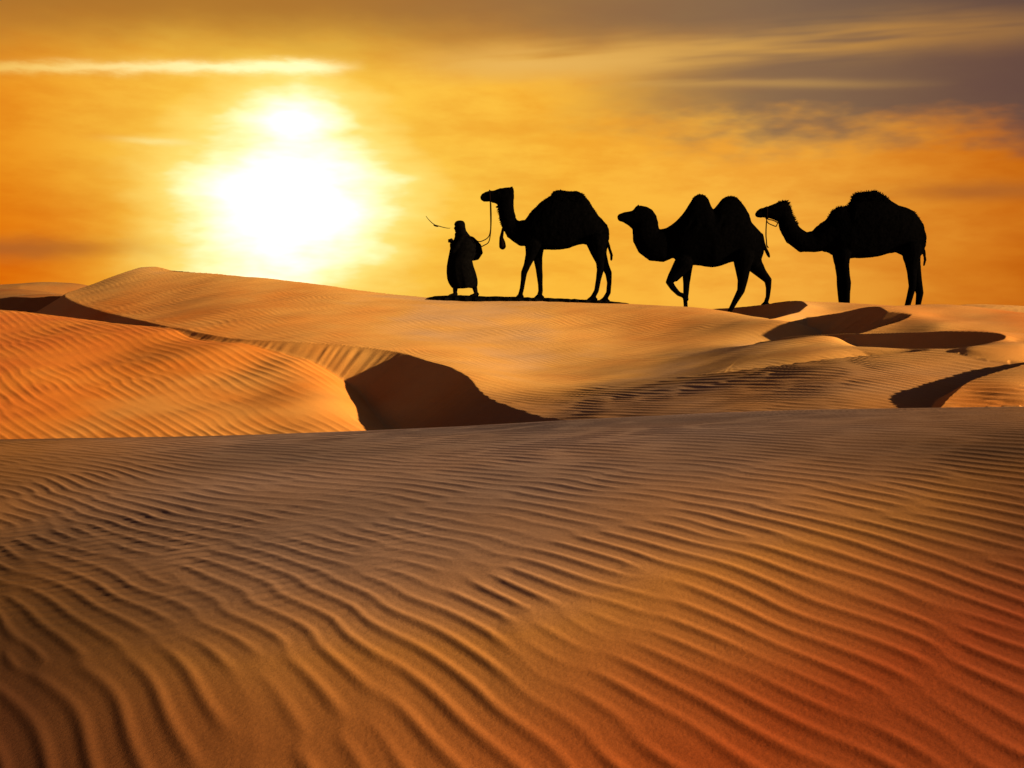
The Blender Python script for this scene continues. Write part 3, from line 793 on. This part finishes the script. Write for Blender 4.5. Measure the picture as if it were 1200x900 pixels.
# --- second camel, two humps, walking
c2, f2 = camel(dict(frame=(710, 200, 5.0, 22.9), seed=2, shag=0.45,
    body=[(330, 350, 490), (355, 334, 486), (385, 316, 500), (420, 286, 535), (450, 252, 552), (475, 217, 556), (500, 174, 556), (520, 146, 554), (550, 134, 557), (580, 141, 562), (603, 168, 566), (616, 205, 567),
          (628, 229, 567), (648, 206, 564), (680, 164, 556), (710, 148, 545), (740, 146, 535), (770, 156, 535), (796, 185, 545), (820, 220, 555), (838, 252, 560), (848, 296, 562), (880, 331, 556), (905, 358, 535), (920, 385, 490)],
    hump_top=134, narrow=320, width=HUMP_W(310, 935, 0.37),
    neck=[(240, 262, 58), (234, 300, 70), (233, 345, 79), (240, 385, 86), (258, 415, 92), (288, 436, 97), (325, 440, 97), (370, 425, 90), (430, 420, 88)], neck_lat=0.55,
    head=[(68, 264, 284), (76, 254, 296), (100, 245, 302), (135, 238, 325), (158, 231, 348), (178, 206, 355), (205, 203, 360), (240, 210, 360), (272, 228, 350), (295, 262, 335), (305, 300, 330)],
    head_lat=[0.04, 0.06, 0.07, 0.078, 0.09, 0.105, 0.12, 0.13, 0.13, 0.11, 0.08], ear=((190, 212), (184, 200)), eye=(168, 248), eye_lat=0.09,
    legs=[dict(lat=(-0.17, -0.14), lifted=True, pts=[(450, 540, 56), (418, 585, 44), (385, 630, 33), (366, 655, 23), (388, 688, 18), (420, 722, 14)], foot=(462, 754, 18)),
          dict(lat=(0.17, 0.13), pts=[(475, 545, 46), (482, 600, 27), (479, 650, 20), (476, 700, 17), (472, 745, 13), (474, 768, 13)], foot=(459, 808, 21)),
          dict(lat=(-0.17, -0.13), pts=[(795, 500, 66), (793, 560, 46), (793, 620, 30), (783, 668, 23), (750, 716, 17), (718, 764, 13)], foot=(672, 812, 31)),
          dict(lat=(0.17, 0.13), pts=[(855, 500, 68), (888, 565, 46), (925, 615, 31), (960, 660, 23), (961, 710, 16), (957, 765, 13)], foot=(941, 826, 24))],
    tail=[(905, 380, 20), (922, 420, 11), (936, 460, 11), (950, 488, 12), (957, 506, 8)],
    wool=[([(500, 174), (520, 146), (550, 134), (580, 141), (603, 168)], 0.014, 60, 0.08), ([(680, 164), (710, 148), (740, 146), (770, 156), (796, 185)], 0.014, 60, 0.08)]))
tag(c2, 'black two-humped camel striding with one foreleg lifted between two one-humped camels', 'camel', 'camels of the caravan')

# --- third camel, shaggy, standing behind the crest
c3, f3_ = camel(dict(frame=(870, 200, 5.217, 23.4), seed=3,
    body=[(470, 345, 490), (495, 318, 495), (520, 285, 500), (548, 243, 516), (585, 221, 528), (640, 212, 535), (662, 190, 536), (672, 150, 536), (705, 131, 536), (760, 124, 534), (820, 121, 527), (860, 144, 518),
          (900, 174, 505), (940, 205, 500), (1000, 225, 530), (1045, 243, 545), (1072, 280, 540), (1098, 318, 510), (1110, 365, 470)],
    hump_top=121, narrow=285, width=HUMP_W(450, 1125, 0.36),
    neck=[(256, 235, 44), (258, 275, 48), (275, 335, 54), (312, 394, 60), (370, 437, 64), (440, 434, 66), (510, 400, 88), (560, 385, 100)],
    head=[(79, 258, 276), (88, 246, 285), (105, 232, 288), (135, 222, 287), (165, 214, 291), (195, 202, 302), (225, 188, 318), (255, 184, 320), (278, 192, 310)],
    head_lat=[0.04, 0.06, 0.07, 0.072, 0.08, 0.10, 0.115, 0.10, 0.07], ear=((262, 196), (276, 181)), eye=(188, 228), eye_lat=0.085,
    legs=[dict(lat=(-0.16, -0.15), pts=[(606, 510, 44), (608, 580, 31), (616, 640, 27), (622, 690, 29), (622, 750, 24), (622, 810, 22)], foot=(614, 880, 34)),
          dict(lat=(0.16, 0.15), pts=[(606, 510, 44), (608, 580, 29), (614, 640, 25), (619, 690, 29), (620, 750, 24), (623, 810, 20)], foot=(618, 880, 34)),
          dict(lat=(-0.17, -0.15), pts=[(1015, 480, 66), (1018, 550, 45), (1020, 610, 29), (1024, 690, 23), (1006, 755, 19), (990, 810, 17)], foot=(975, 880, 32)),
          dict(lat=(0.17, 0.15), pts=[(1050, 480, 60), (1062, 550, 44), (1080, 630, 33), (1102, 712, 23), (1092, 765, 17), (1085, 815, 16)], foot=(1072, 880, 32))],
    tail=[(1095, 420, 18), (1107, 470, 9), (1114, 520, 10), (1117, 545, 11), (1110, 580, 5)],
    wool=[([(520, 285), (548, 243), (585, 221), (640, 212), (660, 190), (671, 150), (705, 131), (760, 124), (820, 121), (860, 144), (900, 174)], 0.032, 520, 0.16),
          ([(278, 192), (292, 232), (312, 282), (337, 337)], 0.05, 130, 0.05), ([(215, 190), (250, 183), (276, 188)], 0.03, 40, 0.06),
          ([(1045, 243), (1072, 280), (1098, 318)], 0.03, 60, 0.12)]))
tag(c3, 'black shaggy one-humped camel wearing a halter, last in the caravan', 'camel', 'camels of the caravan')
o3 = c3.location
part('halter', rope_mesh('halter', [f3_.w(145, 222, -0.07), f3_.w(146, 255, -0.09), f3_.w(147, 288, -0.05), f3_.w(150, 294, 0), f3_.w(147, 288, 0.05), f3_.w(146, 255, 0.09), f3_.w(145, 222, 0.07)], 0.013, o3), M_ROPE, c3)
part('chin_strap', rope_mesh('chin_strap', [f3_.w(156, 292), f3_.w(160, 298), f3_.w(188, 304), f3_.w(214, 318), f3_.w(212, 328), f3_.w(205, 340), f3_.w(180, 332), f3_.w(160, 322), f3_.w(152, 312)], 0.011, o3), M_ROPE, c3)
part('lead_rope', rope_mesh('lead_rope', [f3_.w(150, 290), f3_.w(146, 330), f3_.w(144, 390), f3_.w(147, 430), f3_.w(149, 455), f3_.w(157, 470)], 0.013, o3), M_ROPE, c3)

# --- robed person leading the first camel
fp = Frame(490, 250, 8.18, 23.2)
pg = ground(fp.w(440, 820).x, 23.2)
fp.dz = pg + 0.05 - fp.w(440, 826).z
per = empty('person', (fp.w(440, 820).x, 23.2, pg)); op = per.location
m = fp.m
b = Soup()
L = lambda x, y, lat=0.0: fp.w(x, y, lat) - op
# head, neck, torso, legs
b.ball(L(396, 165), 46 * m, 0.078, 58 * m)
b.ball(L(385, 195), 34 * m, 0.06, 34 * m)
b.tube([L(356, 160), L(349, 174), L(352, 184)], [0.012, 0.018, 0.014], [0.012, 0.018, 0.016], 8)
b.tube([L(405, 205), L(412, 250), L(420, 300), L(415, 400), L(420, 520)], [26 * m, 30 * m, 70 * m, 68 * m, 75 * m], [0.055, 0.06, 0.17, 0.16, 0.15])
b.tube([L(400, 500, -0.08), L(372, 640, -0.08), L(358, 740, -0.08), L(356, 790, -0.08)], [45 * m, 36 * m, 26 * m, 20 * m], None)
b.tube([L(440, 500, 0.08), L(500, 640, 0.08), L(540, 740, 0.08), L(552, 790, 0.08)], [45 * m, 36 * m, 26 * m, 20 * m], None)
for (fx, lat) in ((352, -0.08), (553, 0.08)):
    b.tube([L(fx + 14, 806, lat), L(fx - 8, 812, lat), L(fx - 42, 818, lat), L(fx - 52, 820, lat)], [20 * m, 17 * m, 11 * m, 9 * m], [0.038, 0.042, 0.045, 0.036])
# front arm bent up to the chest, gripping the rope
b.tube([L(415, 290, -0.17), L(375, 370, -0.21), L(340, 400, -0.19), L(332, 350, -0.16), L(326, 318, -0.14)], [28 * m, 24 * m, 22 * m, 18 * m, 15 * m], None)
b.tube([L(326, 322, -0.14), L(322, 300, -0.14), L(322, 290, -0.14)], [14 * m, 19 * m, 17 * m], [0.024, 0.040, 0.036])
for k, ln in enumerate((1.0, 1.12, 1.05, 0.85)):
    yk = 286 + k * 9
    b.tube([L(322, yk, -0.165), L(304 - 4 * ln, yk - 1, -0.16), L(298 - 6 * ln, yk + 1, -0.135), L(306, yk + 3, -0.115), L(318, yk + 3, -0.112)], [0.0095, 0.009, 0.0085, 0.008, 0.007], None, 8)
b.tube([L(330, 300, -0.115), L(322, 288, -0.108), L(308, 282, -0.118)], [0.011, 0.010, 0.008], None, 8)
# other arm bent back, elbow out behind
b.tube([L(430, 290, 0.17), L(510, 350, 0.22), L(560, 410, 0.20), L(535, 440, 0.14), L(490, 440, 0.06)], [28 * m, 26 * m, 24 * m, 20 * m, 16 * m], None)
b.ball(L(478, 438, 0.03), 0.045, 0.025, 0.03)
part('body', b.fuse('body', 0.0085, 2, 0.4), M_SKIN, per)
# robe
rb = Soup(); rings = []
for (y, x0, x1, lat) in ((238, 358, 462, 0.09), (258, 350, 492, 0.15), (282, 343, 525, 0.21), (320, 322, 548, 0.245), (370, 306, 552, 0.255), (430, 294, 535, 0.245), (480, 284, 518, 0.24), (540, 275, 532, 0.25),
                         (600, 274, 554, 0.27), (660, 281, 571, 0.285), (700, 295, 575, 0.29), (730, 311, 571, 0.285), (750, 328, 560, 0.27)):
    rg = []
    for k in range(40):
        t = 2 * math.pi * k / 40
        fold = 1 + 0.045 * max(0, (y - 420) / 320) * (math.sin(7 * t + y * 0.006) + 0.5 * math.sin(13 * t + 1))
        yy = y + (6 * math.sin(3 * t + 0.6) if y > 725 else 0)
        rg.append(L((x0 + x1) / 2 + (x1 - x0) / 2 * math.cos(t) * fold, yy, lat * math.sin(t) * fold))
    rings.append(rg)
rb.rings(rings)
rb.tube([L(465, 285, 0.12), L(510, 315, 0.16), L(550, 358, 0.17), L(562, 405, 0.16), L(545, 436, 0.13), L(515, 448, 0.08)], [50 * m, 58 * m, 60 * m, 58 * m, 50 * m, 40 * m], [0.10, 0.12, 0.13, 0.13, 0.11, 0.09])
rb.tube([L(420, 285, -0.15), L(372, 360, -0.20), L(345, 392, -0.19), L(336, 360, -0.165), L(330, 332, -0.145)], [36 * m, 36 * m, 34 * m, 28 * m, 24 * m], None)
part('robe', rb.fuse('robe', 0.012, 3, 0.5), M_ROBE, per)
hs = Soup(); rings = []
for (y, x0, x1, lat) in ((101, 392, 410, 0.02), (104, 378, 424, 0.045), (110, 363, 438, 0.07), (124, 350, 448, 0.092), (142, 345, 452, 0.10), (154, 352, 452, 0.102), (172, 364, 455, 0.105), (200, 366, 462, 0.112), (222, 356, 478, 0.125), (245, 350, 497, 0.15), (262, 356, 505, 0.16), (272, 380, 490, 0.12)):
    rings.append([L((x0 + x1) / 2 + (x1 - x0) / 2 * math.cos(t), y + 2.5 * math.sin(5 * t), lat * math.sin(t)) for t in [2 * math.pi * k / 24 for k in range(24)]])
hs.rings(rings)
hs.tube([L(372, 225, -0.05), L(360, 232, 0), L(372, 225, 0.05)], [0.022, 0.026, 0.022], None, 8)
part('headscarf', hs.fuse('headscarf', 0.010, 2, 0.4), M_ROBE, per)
tag(per, 'person in a long dark robe and headscarf walking ahead of the camels', 'person')

# --- the lead rope, two strands from the first camel's chin over the person's shoulder
zero = Vector((0, 0, 0))
lr = bpy.data.objects.new('lead_rope', None); C.objects.link(lr)
lr.location = f1.w(406, 182); ol = lr.location.copy()
g1 = lambda x, y, lat=0.0: f1.w(x, y, lat)
dzp = Vector((0, 0, fp.dz))
link('strand', rope_mesh('strand', [g1(406, 182), g1(407, 240), g1(408, 300), g1(406, 340), g1(396, 372), g1(370, 392, -0.03), g1(338, 399, -0.06), fp.w(520, 262, -0.12), fp.w(430, 255, -0.16), fp.w(360, 290, -0.15), fp.w(312, 300, -0.135)], 0.0105, ol), M_ROPE, lr)
link('strand', rope_mesh('strand', [g1(409, 184), g1(411, 250), g1(410, 310), g1(406, 360, 0.02), g1(396, 402, 0.02), g1(370, 420, 0.02), g1(340, 434, 0.04), fp.w(560, 360, 0.10), fp.w(500, 430, 0.05)], 0.0105, ol), M_ROPE, lr)
tag(lr, 'thin dark lead rope hanging between the first camel and the robed person', 'rope')

# --- thin black strip of stony ground under the person and the first camel
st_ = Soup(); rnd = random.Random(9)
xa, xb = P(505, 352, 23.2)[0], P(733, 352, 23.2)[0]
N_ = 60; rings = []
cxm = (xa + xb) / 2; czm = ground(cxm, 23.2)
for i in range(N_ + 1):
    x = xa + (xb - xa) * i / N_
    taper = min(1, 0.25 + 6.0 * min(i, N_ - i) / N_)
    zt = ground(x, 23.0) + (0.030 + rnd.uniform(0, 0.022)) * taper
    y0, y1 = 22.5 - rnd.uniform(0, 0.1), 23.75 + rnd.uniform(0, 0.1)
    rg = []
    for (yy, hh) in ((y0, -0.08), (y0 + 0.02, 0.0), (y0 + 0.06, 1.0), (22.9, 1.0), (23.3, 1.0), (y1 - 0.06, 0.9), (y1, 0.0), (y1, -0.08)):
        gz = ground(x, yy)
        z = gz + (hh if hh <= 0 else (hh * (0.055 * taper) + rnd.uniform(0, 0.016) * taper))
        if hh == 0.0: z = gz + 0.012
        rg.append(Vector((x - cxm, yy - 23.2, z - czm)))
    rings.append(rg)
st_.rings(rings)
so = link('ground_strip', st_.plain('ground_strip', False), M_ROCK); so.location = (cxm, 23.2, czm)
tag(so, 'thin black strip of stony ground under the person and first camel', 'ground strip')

# --- a bird gliding ahead of the person
fb = Frame(490, 250, 8.18, 40.0)
bird = empty('bird', fb.w(170, 115)); ob = bird.location
bb = Soup()
bb.tube([fb.w(146, 113) - ob, fb.w(158, 116) - ob, fb.w(170, 119) - ob, fb.w(184, 124) - ob, fb.w(192, 127) - ob], [0.008, 0.028, 0.034, 0.026, 0.010], [0.01, 0.035, 0.04, 0.03, 0.02], 10)
link('body', bb.plain('body'), M_BIRD, bird)
for pts in ([(166, 114), (148, 103), (128, 87), (106, 66), (88, 45), (75, 26)], [(172, 115), (200, 122), (232, 131), (262, 138), (285, 141), (304, 140)]):
    wg = Soup(); n_ = len(pts)
    wg.tube([fb.w(x, y, 0.02 * i) - ob for i, (x, y) in enumerate(pts)], [0.017 - 0.0016 * i for i in range(n_)], [0.11 - 0.012 * i for i in range(n_)], 10)
    link('wing', wg.plain('wing'), M_BIRD, bird)
tag(bird, 'small dark bird gliding on outspread wings in the sun glow', 'bird')
